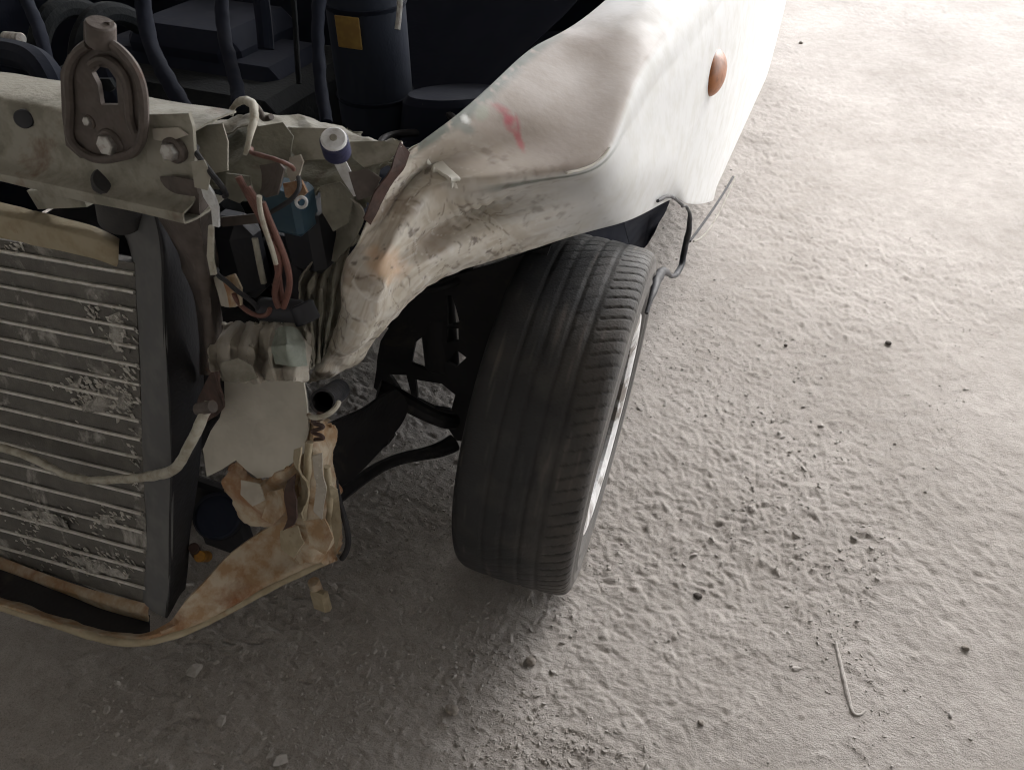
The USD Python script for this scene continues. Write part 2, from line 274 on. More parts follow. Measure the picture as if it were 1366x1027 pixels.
G[..., 2] = ROOF_Z+.018*np.sin(cols/.076*2*np.pi)[None]
part('roof_sheet', solid_grid(G, .002, flip=True), 'shed_metal', shed, smooth=True)
def wall(p, q_):
    p, q_ = np.r_[p, (ROOF_Z-.06)/2], np.r_[q_, (ROOF_Z-.06)/2]; s_, t_, d_ = frame(q_-p); return cbox((.05, ROOF_Z-.02, np.linalg.norm(q_-p)), .005, (p+q_)/2, (s_, t_, d_))
at_ = lambda e, f_: CAM[:2]+e*D1+f_*D2
sw = thing('shed_wall', 'dull metal walls closing the back and sides of the shed', 'wall')
part('back_wall', wall(at_(BACK, -SIDE), at_(BACK, SIDE)), 'shed_metal', sw)
for f_ in (-SIDE, SIDE): part('side_wall', wall(at_(BACK+.06, f_), at_(ROOF_EDGE-.5, f_)), 'shed_metal', sw)

# ---------------------------------------------------------------- the car
car = thing('damaged_car', 'white car with its front corner smashed open, bumper, headlamp and bonnet gone', 'car')
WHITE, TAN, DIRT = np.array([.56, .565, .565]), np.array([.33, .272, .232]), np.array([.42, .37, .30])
net = [px3(c) for c in [
    [(410, 512, .520), (420, 510, .528), (432, 508, .532), (444, 506, .530), (457, 503, .522), (470, 500, .508)],
    [(432, 470, .575), (443, 470, .588), (456, 469, .594), (470, 468, .592), (485, 466, .580), (500, 463, .555)],
    [(455, 420, .635), (468, 421, .650), (482, 423, .662), (497, 424, .658), (513, 420, .640), (530, 412, .612)],
    [(459, 372, .685), (478, 369, .702), (498, 368, .712), (520, 371, .708), (541, 377, .682), (560, 385, .640)],
    [(481, 310, .735), (507, 305, .728), (536, 305, .735), (560, 322, .705), (592, 340, .690), (620, 362, .640)],
    [(511, 255, .775), (545, 243, .752), (582, 250, .758), (612, 285, .708), (648, 310, .690), (681, 340, .638)],
    [(541, 208, .798), (595, 215, .772), (642, 240, .764), (662, 266, .712), (704, 292, .692), (741, 321, .634)],
    [(601, 160, .814), (680, 190, .778), (735, 231, .758), (748, 246, .728), (778, 272, .696), (801, 304, .626)],
    [(661, 108, .820), (738, 145, .792), (806, 205, .762), (818, 225, .735), (836, 252, .690), (851, 288, .600)],
    [(716, 62, .822), (782, 85, .806), (843, 118, .792), (867, 172, .728), (888, 222, .640), (895, 266, .512)]]]
net += [[np.array(q) for q in c] for c in [
    [(-.018, .30, .824), (.040, .30, .828), (.096, .33, .806), (.124, .36, .730), (.134, .42, .590), (.130, .50, .455)],
    [(-.010, .70, .842), (.045, .70, .846), (.100, .70, .815), (.127, .70, .735), (.136, .72, .560), (.128, .76, .330)],
    [(-.010, 1.02, .855), (.045, 1.02, .858), (.100, 1.02, .825), (.125, 1.02, .740), (.134, 1.02, .520), (.122, 1.02, .215)]]]
M_, N_ = 300, 130
G = spread(net, M_, N_); sI = np.linspace(0, 12, M_)[:, None]; tI = np.linspace(0, 5, N_)[None]
front = np.clip((6.2-sI)/4.5, 0, 1)*np.ones_like(tI)
G = crumple(G, .024, 14, 3, 3, front*np.clip(tI+.3, 0, 1)); G = crumple(G, .005, 45, 9, 2, front)
G = G+vnorm(G)*((meshkit.fbm(G*7, 2, 21)-.5)*.012*np.clip((9.5-sI)/3, 0, 1)*np.clip(2.5-tI, 0, 1))[..., None]
nf = meshkit.fbm(G*20, 2, 2); fold = np.clip(1-np.abs(sI-5.6)/1.6, 0, 1)*np.clip(1-np.abs(tI-3.0)/.9, 0, 1)     # small pleats under the torn lip
G[..., 2] += fold*.0028*np.sin(sI*26+tI*5+3*nf)
G[..., 2] -= .022*np.exp(-((sI-5.3)/1.0)**2)*np.exp(-((tI-2.45)/.33)**4)
px = proj(G.reshape(-1, 3)).reshape(M_, N_, 2)
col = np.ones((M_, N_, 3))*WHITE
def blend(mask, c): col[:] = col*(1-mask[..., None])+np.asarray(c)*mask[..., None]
nz = meshkit.fbm(G*30, 4, 5); nz2 = meshkit.fbm(G*80, 3, 8); nz3 = meshkit.fbm(G*np.array([14, 14, 40]), 4, 15)
S_ = lambda x, a, b: np.clip((x-a)/(b-a), 0, 1)
def blob(cx, cy, rx, ry, rot=0, soft=.5, jag=.8):
    X, Y = px[..., 0]-cx, px[..., 1]-cy; c_, s_ = math.cos(rot), math.sin(rot)
    d = np.hypot((X*c_+Y*s_)/rx, (-X*s_+Y*c_)/ry)+(nz2-.5)*jag
    return 1-S_(d, 1-soft, 1)
sF, tF = sI+0*tI, tI+0*sI
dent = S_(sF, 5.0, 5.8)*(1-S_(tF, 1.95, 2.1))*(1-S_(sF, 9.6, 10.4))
fr = 1-S_(sF, 5.0, 7.2)
streak = meshkit.fbm(np.stack([sF*2.2, tF*9, tF*0], -1), 4, 33); streak2 = meshkit.fbm(np.stack([sF*6, tF*2.5, tF*0+4], -1), 4, 41)
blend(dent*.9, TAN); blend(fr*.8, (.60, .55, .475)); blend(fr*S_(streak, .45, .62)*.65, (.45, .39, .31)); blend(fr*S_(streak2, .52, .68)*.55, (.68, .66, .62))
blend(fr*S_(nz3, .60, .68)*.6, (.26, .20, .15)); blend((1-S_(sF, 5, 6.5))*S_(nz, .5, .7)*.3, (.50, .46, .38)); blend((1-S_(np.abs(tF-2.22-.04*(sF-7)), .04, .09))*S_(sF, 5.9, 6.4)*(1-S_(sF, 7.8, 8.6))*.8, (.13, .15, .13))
cr = crease(G*26, 77); blend((1-S_(np.abs(cr), .02, .10))*fr*S_(nz, .4, .55)*.75, (.17, .13, .10)); blend((1-S_(np.abs(crease(G*17, 81)), .01, .05))*fr*.6, (.72, .71, .68))
blend(blob(512, 352, 34, 26, .6)*.75, (.62, .42, .27))
blend((1-S_(tF, .10, .26))*S_(sF, 5.6, 6.3)*(1-S_(sF, 9, 10))*S_(nz2, .30, .42), (.16, .18, .16))
blend(blob(674, 156, 27, 10, 1.0, .6, 1.3)*.9, (.42, .075, .10)); blend(blob(692, 188, 20, 4.5, 1.15, .6, 1.2)*.8, (.45, .12, .13)); blend(blob(690, 165, 16, 3, 1.4, .6, 1.2)*.7, (.40, .10, .12)); blend(blob(622, 172, 16, 10, .4)*.8, (.22, .24, .22)); blend(blob(641, 152, 12, 12)*.7, (.33, .36, .30)); blend(blob(620, 160, 9, 6, .8)*.9, (.75, .77, .76))
blend(S_(nz2, .66, .74)*(1-S_(sF, 5, 8))*.8, (.13, .10, .08))
fm = solid_grid(G, .0012)
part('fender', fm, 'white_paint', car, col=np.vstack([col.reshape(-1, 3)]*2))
# torn lip that folds over the crease
def on_fender(st, lift=0.0):
    c = np.array([[q[0]/12*(M_-1), q[1]/5*(N_-1)] for q in st]).T
    f = lambda A_: np.stack([map_coordinates(A_[..., k], c, order=1, mode='nearest') for k in range(3)], -1)
    n = f(vnorm(G)); n = n*np.sign(n[:, 2:3]); return f(G)+n*lift
edge = CubicSpline(np.linspace(0, 1, 11), np.array([(6.05, .03), (5.9, .5), (5.72, 1.0), (5.52, 1.6), (5.42, 2.0), (5.65, 2.12), (6.0, 2.10), (6.5, 2.06), (7, 2.03), (7.4, 2.02), (8.1, 2.0)]))(np.linspace(0, 1, 140))
inn = edge+np.where(np.linspace(0, 1, 140)[:, None] < .4, np.array([[.30, 0]]), np.array([[.02, -.14]])); inn = edge+(inn-edge)*np.minimum(1, 1.15-np.linspace(0, 1, 140))[:, None]; rag = (meshkit.fbm(np.c_[np.linspace(0, 1, 140)*26, np.zeros((140, 2))], 3, 3)-.5)
taper = (np.sin(np.linspace(.06, 1, 140)*np.pi)**.5*(1-.85*np.linspace(0, 1, 140)))[:, None]
a_, b_ = on_fender(inn, .0005), on_fender(edge, .004); c_ = b_+taper*np.array([[.004, -.006, .003]])*(1+rag[:, None]*2.4); d_ = c_+taper*np.array([[-.001, -.001, -.007]])*(1+rag[:, None]*1.5)
l2 = solid_grid(np.stack([a_, (a_+b_)/2+np.array([0, 0, .001]), b_, c_, d_]), .0010); l2.vertices += .001*(np.stack([meshkit.fbm(l2.vertices*120, 2, c) for c in range(3)], -1)-.5)
part('torn_lip', l2, 'white_paint', car, col=np.ones((len(l2.vertices), 3))*np.array([.66, .64, .58]), label='torn curled edge of white sheet along the crease')
# front door, behind the fender
D = [[np.array((u, v, z)) for u, z in zip((-.013, .097, .122, .130, .117, .113), (.862, .83, .74, .52, .230, .205))] for v in (1.012, 1.5, 2.0)]
dm = solid_grid(spread(D, 20, 40), .0012); part('front_door', dm, 'white_paint', car, col=np.ones((len(dm.vertices), 3))*WHITE)
# side repeater
ax = unit(ray(953, 100)); o = np.array([.1335, .60, .61]); c0 = PP(950, 97, o, (1, -.02, .08)); nrm = unit((1, -.02, .1))
e1 = unit(np.cross((0, 0, 1), nrm)); e2 = np.cross(nrm, e1)
rep = holder('side_repeater', car, 'oval amber side repeater lamp')
def dome_(rx, ry, h, at, nn=24):
    m = trimesh.creation.icosphere(3); v = m.vertices.copy(); v[:, 2] = np.maximum(v[:, 2], -.15)
    m = trimesh.Trimesh(v*np.array([rx, ry, h]), m.faces); T = np.eye(4); T[:3, 0], T[:3, 1], T[:3, 2], T[:3, 3] = e1, e2, nrm, at; m.apply_transform(T); return m
part('bezel', dome_(.064, .042, .010, c0-.002*nrm), 'dark_plastic', rep, smooth=True)
part('lens', dome_(.058, .039, .024, c0), 'amber_lens', rep, smooth=True)
# loose black arch seal and thin trim strips hanging behind the wheel
part('arch_seal', tube([P(878, 270, u=.130), P(897, 263, u=.132), P(913, 275, u=.134), P(919, 305, u=.134), P(912, 340, u=.132), P(890, 364, u=.138), P(874, 380, u=.150), P(868, 402, u=.156), P(862, 418, u=.156)], [.0026, .0026, .0028, .003, .0065, .006, .0035, .0075, .009, .003], sides=10, n=70, noise=.005), 'dark_plastic', car)
part('arch_liner', sheet([[P(x, y, u=u) for x, y, u in r] for r in ([(830, 288, .09), (868, 270, .10), (893, 265, .118)], [(835, 310, .05), (866, 292, .07), (889, 278, .10)], [(840, 330, .03), (858, 330, .04), (866, 322, .06)])], 20, 24, .003, 20, 3, flip=True), 'bay_paint', car)
part('arch_liner', sheet([[P(x, y, u=u) for x, y, u in r] for r in ([(735, 312, -.06), (790, 296, -.06), (840, 280, -.05)], [(735, 332, -.06), (790, 318, -.06), (842, 306, -.05)], [(735, 352, -.07), (790, 340, -.07), (838, 332, -.06)])], 16, 24, .003, 20, 5, flip=True), 'bay_paint', car)
for d, sh in ((0, .0035), (9, .0022)):
    part('trim_strip', tube([P(978+d*.3, 236, u=.13), P(956+d, 272, u=.126), P(920+d*.6, 322, u=.115)], sh, sides=6, n=20), 'black_steel' if d == 0 else 'dull_panel', car)

# ---- wheel
WH = holder('front_wheel', car)
RADI, WID = .288, .172
prof = np.array([(-.062, .168), (-.070, .178), (-.079, .200), (-.0870, .232), (-.0872, .252), (-.0858, .268), (-.0815, .2785), (-.070, .2845), (-.040, .2872), (0, .288), (.040, .2872), (.070, .2845), (.0815, .2785), (.0858, .268), (.0872, .252), (.0870, .232), (.079, .200), (.070, .178), (.062, .168)])
t = np.r_[0, np.cumsum(np.linalg.norm(np.diff(prof, axis=0), axis=1))]; pr = PchipInterpolator(t, prof)(np.linspace(0, t[-1], 150))*np.array([1.06, 1])
th = np.linspace(0, 2*np.pi, 1080, endpoint=False)
A, B = np.meshgrid(th, np.arange(150), indexing='ij'); X, Rr = pr[B, 0], pr[B, 1].copy()
groove = sum(np.exp(-((X-g)/.0032)**6) for g in (-.040, -.013, .014, .041)); tread = S_(Rr, .262, .277)
pitch = 2*np.pi/96; ph = ((A+X*1.6*np.sign(X))/pitch) % 1
sipe = (np.abs(ph-.5) < .06)*S_(X, .046, .050)*np.clip(meshkit.fbm(np.stack([np.cos(A)*2, np.sin(A)*2, A*0], -1), 2, 5)*1.3, .3, 1)*S_(Rr, .255, .266)
wear = np.clip(meshkit.fbm(np.stack([np.cos(A)*3, np.sin(A)*3, X*30], -1), 3, 2), .25, .8)
mid = (np.abs(((A*1.0+X*2.2)/(2*np.pi/72)) % 1-.5) < .04)*S_(.040-np.abs(X), 0, .003)*.5
Rr -= tread*groove*.0055*wear*.5+sipe*.0024+tread*mid*.003*wear
X = X+np.sign(X)*(Rr < .262)*.0016*np.sin(np.clip((Rr-.19)/.07, 0, 1)*np.pi*7)
Vt_ = np.stack([X, Rr*np.cos(A), Rr*np.sin(A)], -1)
n_, m_ = A.shape; i = np.arange(n_)[:, None]; j = np.arange(m_-1)[None]; i2 = (i+1) % n_
q = np.stack([i*m_+j, i*m_+j+1, i2*m_+j+1, i2*m_+j], -1).reshape(-1, 4)
tyre = trimesh.Trimesh(Vt_.reshape(-1, 3), np.vstack([q[:, [0, 2, 1]], q[:, [0, 3, 2]]]), process=False)
dust = np.clip(S_(X, -.02, .07)*.75-.12+(meshkit.fbm(Vt_*26, 4, 6)-.45)*1.2, 0, 1)*S_(Rr, .20, .262)
tc = (np.array([.017, .018, .020])*(1-dust[..., None])+np.array([.066, .060, .054])*dust[..., None])
tc = tc*(1-.35*(groove*tread+sipe)[..., None])
tc = tc+S_(meshkit.fbm(np.stack([X*120, np.cos(A)*2.5, np.sin(A)*2.5], -1), 3, 12), .66, .78)[..., None]*np.array([.06, .05, .042])*tread[..., None]
STEER, CAMBER = math.radians(4.6), math.radians(4.2)
def place(m):
    T = trimesh.transformations.rotation_matrix(STEER, (0, 0, 1))@trimesh.transformations.rotation_matrix(CAMBER, (0, 1, 0)); T[:3, 3] = (.050, .042, RADI-.008)
    m = m.copy(); m.apply_transform(T); return m
tc = np.where((Rr < .268)[..., None], tc*.5+np.array([.062, .058, .054])*(.6+.8*meshkit.fbm(Vt_*40, 4, 9))[..., None], tc)
part('tyre', place(tyre), 'tyre_rubber', WH, col=tc.reshape(-1, 3))
def lathe(pts, sec=96):
    m = trimesh.creation.revolve(np.array([(r, x) for x, r in pts]), sections=sec); m.apply_transform(trimesh.transformations.rotation_matrix(np.pi/2, (0, 1, 0))); return m
part('rim', place(lathe([(-.074, .172), (-.074, .180), (-.064, .182), (-.055, .168), (-.03, .150), (.02, .148), (.048, .158), (.058, .170), (.073, .181), (.080, .1815), (.081, .176), (.070, .166), (.058, .160), (.050, .140), (.062, .115), (.064, .09), (.050, .07), (.052, .0), (.040, 0), (.040, .09), (.03, .14), (-.03, .145), (-.06, .165), (-.074, .172)])), 'rim_steel', WH, smooth=40)
part('wheel_cover_ring', place(lathe([(.082, .140), (.088, .155), (.0895, .172), (.088, .184), (.084, .187), (.083, .182), (.086, .172), (.082, .158), (.076, .142), (.082, .140)])), 'bright_trim', WH, smooth=40)
for a in range(4):
    y, z = .05*math.cos(a*math.pi/2+.6), .05*math.sin(a*math.pi/2+.6); part('wheel_nut', place(cyl((.05, y, z), (.068, y, z), .009, sides=6)), 'bare_bolt', WH)
part('brake_drum', place(lathe([(-.07, 0), (-.07, .09), (-.06, .10), (.03, .10), (.04, .09), (.04, 0)])), 'black_steel', WH)

# ---- suspension and underbody
SU = holder('suspension', car)
pt = lambda n, pts, r, m='black_steel', **k: part(n, tube(pts, r, **k), m, SU)
pt('lower_arm', px3([(440, 668, .22), (480, 640, .21), (530, 613, .20), (575, 603, .19), (606, 590, .19)]), [.013, .011, .010, .011, .016])
pt('anti_roll_bar', px3([(505, 520, .30), (545, 538, .28), (580, 556, .26), (606, 562, .24)]), [.018, .016, .014, .014])
part('spring_carrier', plate([(512, 450), (545, 395), (585, 372), (735, 328), (705, 400), (680, 470), (645, 590), (610, 585), (596, 566), (560, 556), (520, 538), (500, 515)], (-.15, .04, .4), (0, -1, 0), .006, holes=[grow(h_, 1.22) for h_ in [
    [(598, 396), (604, 396), (611, 428), (598, 431)], [(598, 440), (610, 440), (611, 453), (598, 455)], [(575, 434), (588, 434), (586, 470), (594, 488), (572, 482), (557, 476), (560, 455), (570, 448)],
    [(525, 499), (545, 498), (548, 527), (537, 521)], [(563, 505), (592, 509), (606, 522), (600, 541), (580, 538), (562, 530)], [(601, 479), (611, 468), (622, 475), (612, 484)]]], amp=.012, scale=14, seed=3, edge=.012), 'black_steel', SU)
part('subframe', sheet([[P(x, y, z=z) for x, y, z in r] for r in ([(400, 585, .36), (455, 560, .36), (528, 520, .36)], [(420, 625, .30), (470, 590, .30), (545, 545, .31)], [(425, 668, .26), (468, 640, .26), (520, 585, .28)])], 16, 20, .006, 18, 4, th=.004), 'black_steel', SU)
part('strut', cyl((-.17, .05, .30), (-.21, .11, .60), .030), 'black_steel', SU); part('coil_spring', tube([(-.17-.05*(q/60)+.058*math.cos(q*.66), .05+.07*(q/60)+.058*math.sin(q*.66), .46+.24*q/60) for q in range(61)], .006, sides=8, n=240), 'black_steel', SU)
part('inner_arch', sheet([[np.array((u, .03+r*math.cos(a), .32+r*math.sin(a))) for u, r in ((-.26, .33), (-.12, .335), (.03, .32))] for a in np.linspace(math.radians(96), math.radians(52), 9)], 30, 16, .004, 12, 5, th=.002, sharp=False), 'bay_paint', car)
part('apron_panel', sheet([[np.array((u, v, z)) for v in (-.10, .15, .4, .8)] for u, z in ((-.03, .775), (-.07, .765), (-.12, .70), (-.19, .66), (-.27, .64), (-.29, .50), (-.29, .36))], 40, 24, .008, 8, 6, th=.002), 'bay_paint', car)
part('undertray', sheet([[np.array((u, v, z)) for u, z in ((-1.35, .24), (-.9, .23), (-.50, .24), (-.44, .30))] for v in (-.34, .0, .4, .8)], 20, 20, .008, 8, 6, th=.003), 'black_steel', car)
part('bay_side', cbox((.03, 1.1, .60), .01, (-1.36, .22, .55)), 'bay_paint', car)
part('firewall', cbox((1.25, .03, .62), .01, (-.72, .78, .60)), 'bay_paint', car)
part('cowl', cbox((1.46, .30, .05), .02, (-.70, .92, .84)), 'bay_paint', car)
part('floor_pan', cbox((1.30, 2.2, .05), .02, (-.66, 1.95, .30)), 'black_steel', car)
part('inner_sill', cbox((.08, 1.6, .08), .02, (-.05, 1.86, .32)), 'black_steel', car)

# ---- engine bay
EN = holder('engine', car)
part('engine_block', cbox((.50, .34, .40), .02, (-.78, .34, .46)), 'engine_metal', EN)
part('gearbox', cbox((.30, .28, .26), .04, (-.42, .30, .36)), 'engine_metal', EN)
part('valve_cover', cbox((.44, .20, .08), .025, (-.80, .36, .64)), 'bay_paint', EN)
for k in range(2): part('intake_pipe', tube([(-.92+k*.09, .18, .60), (-.92+k*.09, .08, .66), (-.92+k*.09, .10, .74), (-.92+k*.09, .24, .74)], .018), 'engine_metal', EN)
part('pulley', cyl((-.60, .02, .50), (-.60, .07, .50), .07), 'engine_metal', EN)
part('air_box', cbox((.26, .24, .26), .03, P(240, 60, v=.30)+np.array([0, .1, -.10])), 'bay_paint', EN)
a = P(475, 95, v=.20); bt = holder('coolant_tank', car)
part('tank_body', cyl(a+np.array([0, .05, -.22]), a+np.array([0, .05, .18]), .062), 'bay_blue', bt)
for dx, z_ in ((0, -.06), (0, .08)): part('band', annul(a+np.array([0, .05, z_]), a+np.array([0, .05, z_+.012]), .060, .065), 'bay_paint', bt)
lb = P(465, 44, v=.186); part('label', cbox((.042, .003, .046), .001, lb), 'label_print', bt, label='small orange and yellow printed label')
part('strut_tower', cyl((-.20, .22, .50), (-.22, .25, .70), .12, .085), 'bay_paint', car)
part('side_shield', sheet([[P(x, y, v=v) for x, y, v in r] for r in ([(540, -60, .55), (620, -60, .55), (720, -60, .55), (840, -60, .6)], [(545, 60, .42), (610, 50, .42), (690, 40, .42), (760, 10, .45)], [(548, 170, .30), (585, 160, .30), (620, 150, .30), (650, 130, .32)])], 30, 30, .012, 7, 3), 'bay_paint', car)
part('vacuum_pipe', tube([P(388, -30, v=.25), P(393, 20, v=.24), P(396, 70, v=.22), P(399, 112, v=.20)], .0045), 'engine_metal', car)
part('vacuum_pipe', tube([P(532, -30, v=.16), P(533, 10, v=.16), P(530, 40, v=.15)], .004), 'bare_bolt', car)
part('radiator_hose', tube([P(-30, 60, v=-.12), P(30, 75, v=-.14), P(70, 110, v=-.18), P(85, 150, v=-.2)], .018), 'bay_paint', car)
for k, (pts_, r_) in enumerate(((((190, -30), (196, 40), (214, 90), (250, 150)), .012), (((300, -30), (298, 40), (312, 100), (318, 140)), .010), (((430, -30), (424, 40), (428, 110), (436, 165)), .009), (((20, -30), (44, 20), (60, 70), (64, 130)), .010))):
    part('bay_hose', tube([P(x, y, v=.14-.05*j) for j, (x, y) in enumerate(pts_)], r_, n=60, noise=.004, seed=k), 'bay_paint', car)
part('earth_strap', tube([P(345, -20, v=.12), P(352, 30, v=.12), P(355, 66, v=.11)], .012), 'bay_paint', car)
part('pipe_stub', cyl(P(8, 50, v=-.05), P(28, 52, v=-.06), .008), 'bare_bolt', car)

# ---- upper crossmember
XM = holder('upper_crossmember', car, 'dull beige upper crossmember with punched holes')
pf = np.array([(-.255, .846), (-.318, .851), (-.332, .843), (-.335, .800), (-.345, .786), (-.362, .782), (-.363, .773), (-.335, .770), (-.300, .772)])
us = np.linspace(-1.25, -.222, 60); G = np.stack([np.stack([np.full(9, u), pf[:, 0]-.05*((u+.75)/.5)**2*0, pf[:, 1]], -1) for u in us])
G = spread(G, 120, 40, True); G = crumple(G, .004, 14, 3)
hole = PP(35, 158, (0, -.31, .85), (0, 0, 1))
part('beam', solid_grid(G, .002, flip=True), 'dull_panel', XM)
part('mounting_hole', cyl(P(34, 158, v=-.322)+np.array([0, .01, 0]), P(34, 158, v=-.3345)+np.array([0, -.003, 0]), .0095), 'dark_plastic', XM)
part('end_bracket', plate([(196, 152), (255, 150), (260, 168), (262, 216), (200, 216)], (-.25, -.341, .82), (0, -1, .12), .004, amp=.004, seed=2), 'dull_panel', XM)
def bolt(px_, py_, v, r, parent, m='bare_bolt', tall=.010):
    p = P(px_, py_, v=v); part('washer', cyl(p+np.array([0, .006, 0]), p+np.array([0, -.003, 0]), r*1.5), 'brown_bracket', parent); part('bolt', cyl(p, p+np.array([0, -tall, .002]), r, sides=6), m, parent)
bolt(232, 201, -.346, .0085, XM)
part('support_tab', plate([(205, 172), (240, 170), (252, 180), (225, 190), (207, 186)], (-.25, -.347, .84), (0, -1, .3), .002), 'pale_panel', XM)
part('under_slot', plate([(45, 250), (115, 250), (125, 272), (60, 275)], (-.4, -.31, .76), (0, -1, .05), .01), 'dull_panel', XM)

LB = holder('latch_bracket', car, 'brown bottle-shaped bracket standing on the crossmember')
ol = [(117, 28), (152, 28), (152, 56), (168, 68), (183, 86), (192, 110), (196, 148), (192, 190), (181, 207), (160, 213), (112, 209), (93, 192), (88, 150), (86, 95), (96, 72), (117, 58)]
part('back_plate', plate(ol, (-.33, -.348, .86), (0, -1, .06), .005, holes=[[(128, 96), (136, 87), (150, 90), (160, 104), (163, 138), (140, 138), (136, 112)]]), 'brown_bracket', LB)
rim_ = [PP(x, y, (-.33, -.356, .86), (0, -1, .06)) for x, y in ((118, 60), (100, 75), (91, 100), (93, 150), (97, 190), (114, 206), (160, 209), (180, 202), (189, 186), (192, 148), (188, 112), (179, 90), (165, 72), (150, 60))]
part('folded_edge', tube(rim_, .0045, n=120, sides=8), 'brown_bracket', LB)
part('arched_rib', tube([PP(x, y, (-.33, -.356, .86), (0, -1, .06)) for x, y in ((122, 88), (134, 80), (150, 84), (163, 98), (171, 125), (174, 160), (180, 178))], .0042, n=60, sides=8), 'brown_bracket', LB)
part('spout', cyl(P(135, 60, v=-.35), P(134, 30, v=-.35), .0125), 'brown_bracket', LB)
bolt(149, 192, -.354, .010, LB); bolt(121, 162, -.352, .0045, LB, tall=.006)
part('dark_hole_backing', cbox((.05, .03, .07), .006, P(146, 114, v=-.30)), 'bay_paint', LB)  # dark box added behind the bracket hole so the opening stays dark
part('latch_hook', plate([(128, 104), (150, 104), (158, 116), (150, 122), (130, 113)], (-.33, -.338, .86), (0, -1, .06), .004), 'engine_metal', LB)
part('rubber_mount', cyl(P(158, 240, v=-.335), P(160, 296, v=-.33), .026, .022), 'rubber', car)

# ---- radiator
RO, RN = np.array([-.5, -.329, .70]), unit((0, -1, .30)); RN2 = RN
RA = holder('radiator', car, 'dirty radiator with bent fins and bright tubes')
def RP(x, y, off=0): return PP(x, y, RO+RN*off, RN)
rows = [(335+23.2*k, 366+24.4*k) for k in range(18)]
Lx, Rx = -330, lambda k: 179+k*.95
e_u = np.array([1., 0, 0]); e_w = unit(np.cross(RN, e_u)); e_w = e_w if e_w[2] > 0 else -e_w
tl, tr = [], []
for a, b in rows:
    s = (b-a)/182.
    tl.append(RP(Lx, a+s*Lx)); k = len(tr); tr.append(RP(Rx(k), a+s*Rx(k)))
tl, tr = np.array(tl), np.array(tr); u0 = -1.15
tl = np.array([q+(p-q)*((q[0]-u0)/(q[0]-p[0])) for p, q in zip(tl, tr)])
part('core', solid_grid(spread([[tl[0]+.02*e_w-.022*RN, tr[0]+.012*e_w-.022*RN], [tl[-1]-.02*e_w-.022*RN, tr[-1]-.03*e_w-.022*RN]], 4, 4), .02, flip=True), 'fin_dirt', RA)
for k in range(18):
    n = 120; s = np.linspace(0, 1, n)[:, None]; p = tl[k]+(tr[k]-tl[k])*s
    jit = (meshkit.fbm(np.c_[s*40, s*0+k*3.1, s*0], 3, 4)-.5)[:, None]; wob = (meshkit.fbm(np.c_[s*9, s*0+k*.6, s*0], 2, 8)-.5)[:, None]
    p = p+RN*(.003*jit+.007*wob)+e_w*(.002*jit+.0035*wob)
    part('tube_row', tube(p, (.0022+.0005*R.random()), sides=6, n=140), 'bare_aluminium', RA)
    if k == 17: break
    q0, q1 = tl[k]-.0025*e_w, tr[k]-.0025*e_w; r0, r1 = tl[k+1]+.0025*e_w, tr[k+1]+.0025*e_w
    m = 300; s = np.linspace(0, 1, m)[:, None]; up_ = (np.arange(m) % 2 == 0)[:, None]
    line = np.where(up_, q0+(q1-q0)*s, r0+(r1-r0)*s); bend = (meshkit.fbm(np.c_[s*30, s*0+k*.9, s*0], 3, 14)-.5)[:, None]
    line = line+e_u*bend*.012
    dep = .004+.010*np.clip(meshkit.fbm(np.c_[s*22, s*0+k*.8, s*0], 3, 31)[:, None], 0, 1)
    Gf_ = np.stack([line-RN*.002-RN*dep*.7, line-RN*.020], 1)
    part('fin_row', solid_grid(Gf_, .0003), 'fin_dirt', RA, smooth=False)
# crushed, shiny fin patches
def crushed(cx, cy, w, h, seed, n=26):
    rr = np.random.default_rng(seed); out = []
    for _ in range(n):
        x, y = cx+rr.normal()*w*.45, cy+rr.normal()*h*.45; p = RP(x, y, -.004+.004*rr.random())
        b = cbox((rr.uniform(.002, .006), .0012, rr.uniform(.005, .014)), .0004); b.apply_transform(trimesh.transformations.euler_matrix(.28+rr.normal()*.15, rr.normal()*.16, rr.normal()*.3)); b.apply_translation(p); out.append(b)
    tag(part('crushed_fins', cat_(out), 'bare_aluminium', RA, smooth=False), kind='stuff')
for a in ((125, 422, 14, 20, 1, 26), (160, 440, 22, 34, 2, 40), (118, 525, 36, 26, 3, 110), (165, 540, 22, 26, 4, 50), (170, 500, 16, 20, 5, 26), (60, 690, 60, 16, 6, 60), (150, 695, 36, 22, 7, 44), (100, 745, 60, 20, 8, 90), (40, 720, 22, 24, 9, 26), (170, 760, 20, 20, 10, 30), (20, 330, 26, 6, 11, 14), (180, 620, 10, 60, 12, 26)): crushed(*a)
for k, poly in enumerate(([(84, 508), (112, 500), (150, 512), (176, 524), (184, 548), (160, 552), (128, 548), (96, 536)], [(150, 420), (168, 412), (178, 440), (176, 470), (158, 468), (148, 446)], [(108, 406), (130, 408), (134, 440), (122, 436)], [(30, 678), (70, 682), (100, 694), (92, 706), (48, 696)], [(90, 738), (140, 744), (176, 758), (172, 770), (120, 760), (94, 752)], [(140, 684), (172, 690), (176, 716), (158, 712), (142, 702)])):
    part('flattened_fins', plate(poly, RP(*poly[0], -.0035), RN, .0015, amp=.012, scale=60, seed=k+7, edge=.004), 'worn_aluminium', RA)
part('top_rail', sheet([[RP(x, y, o) for x, y, o in r] for r in ([(-330, 195, .0), (0, 270, .0), (60, 285, .0), (120, 300, .0), (160, 318, -.01)], [(-330, 215, .016), (0, 288, .016), (60, 301, .016), (120, 318, .014), (158, 333, .0)], [(-330, 240, .012), (0, 318, .012), (60, 330, .012), (120, 344, .010), (157, 356, -.004)])], 14, 60, .004, 20, 7, flip=False), 'tan_rail', RA)
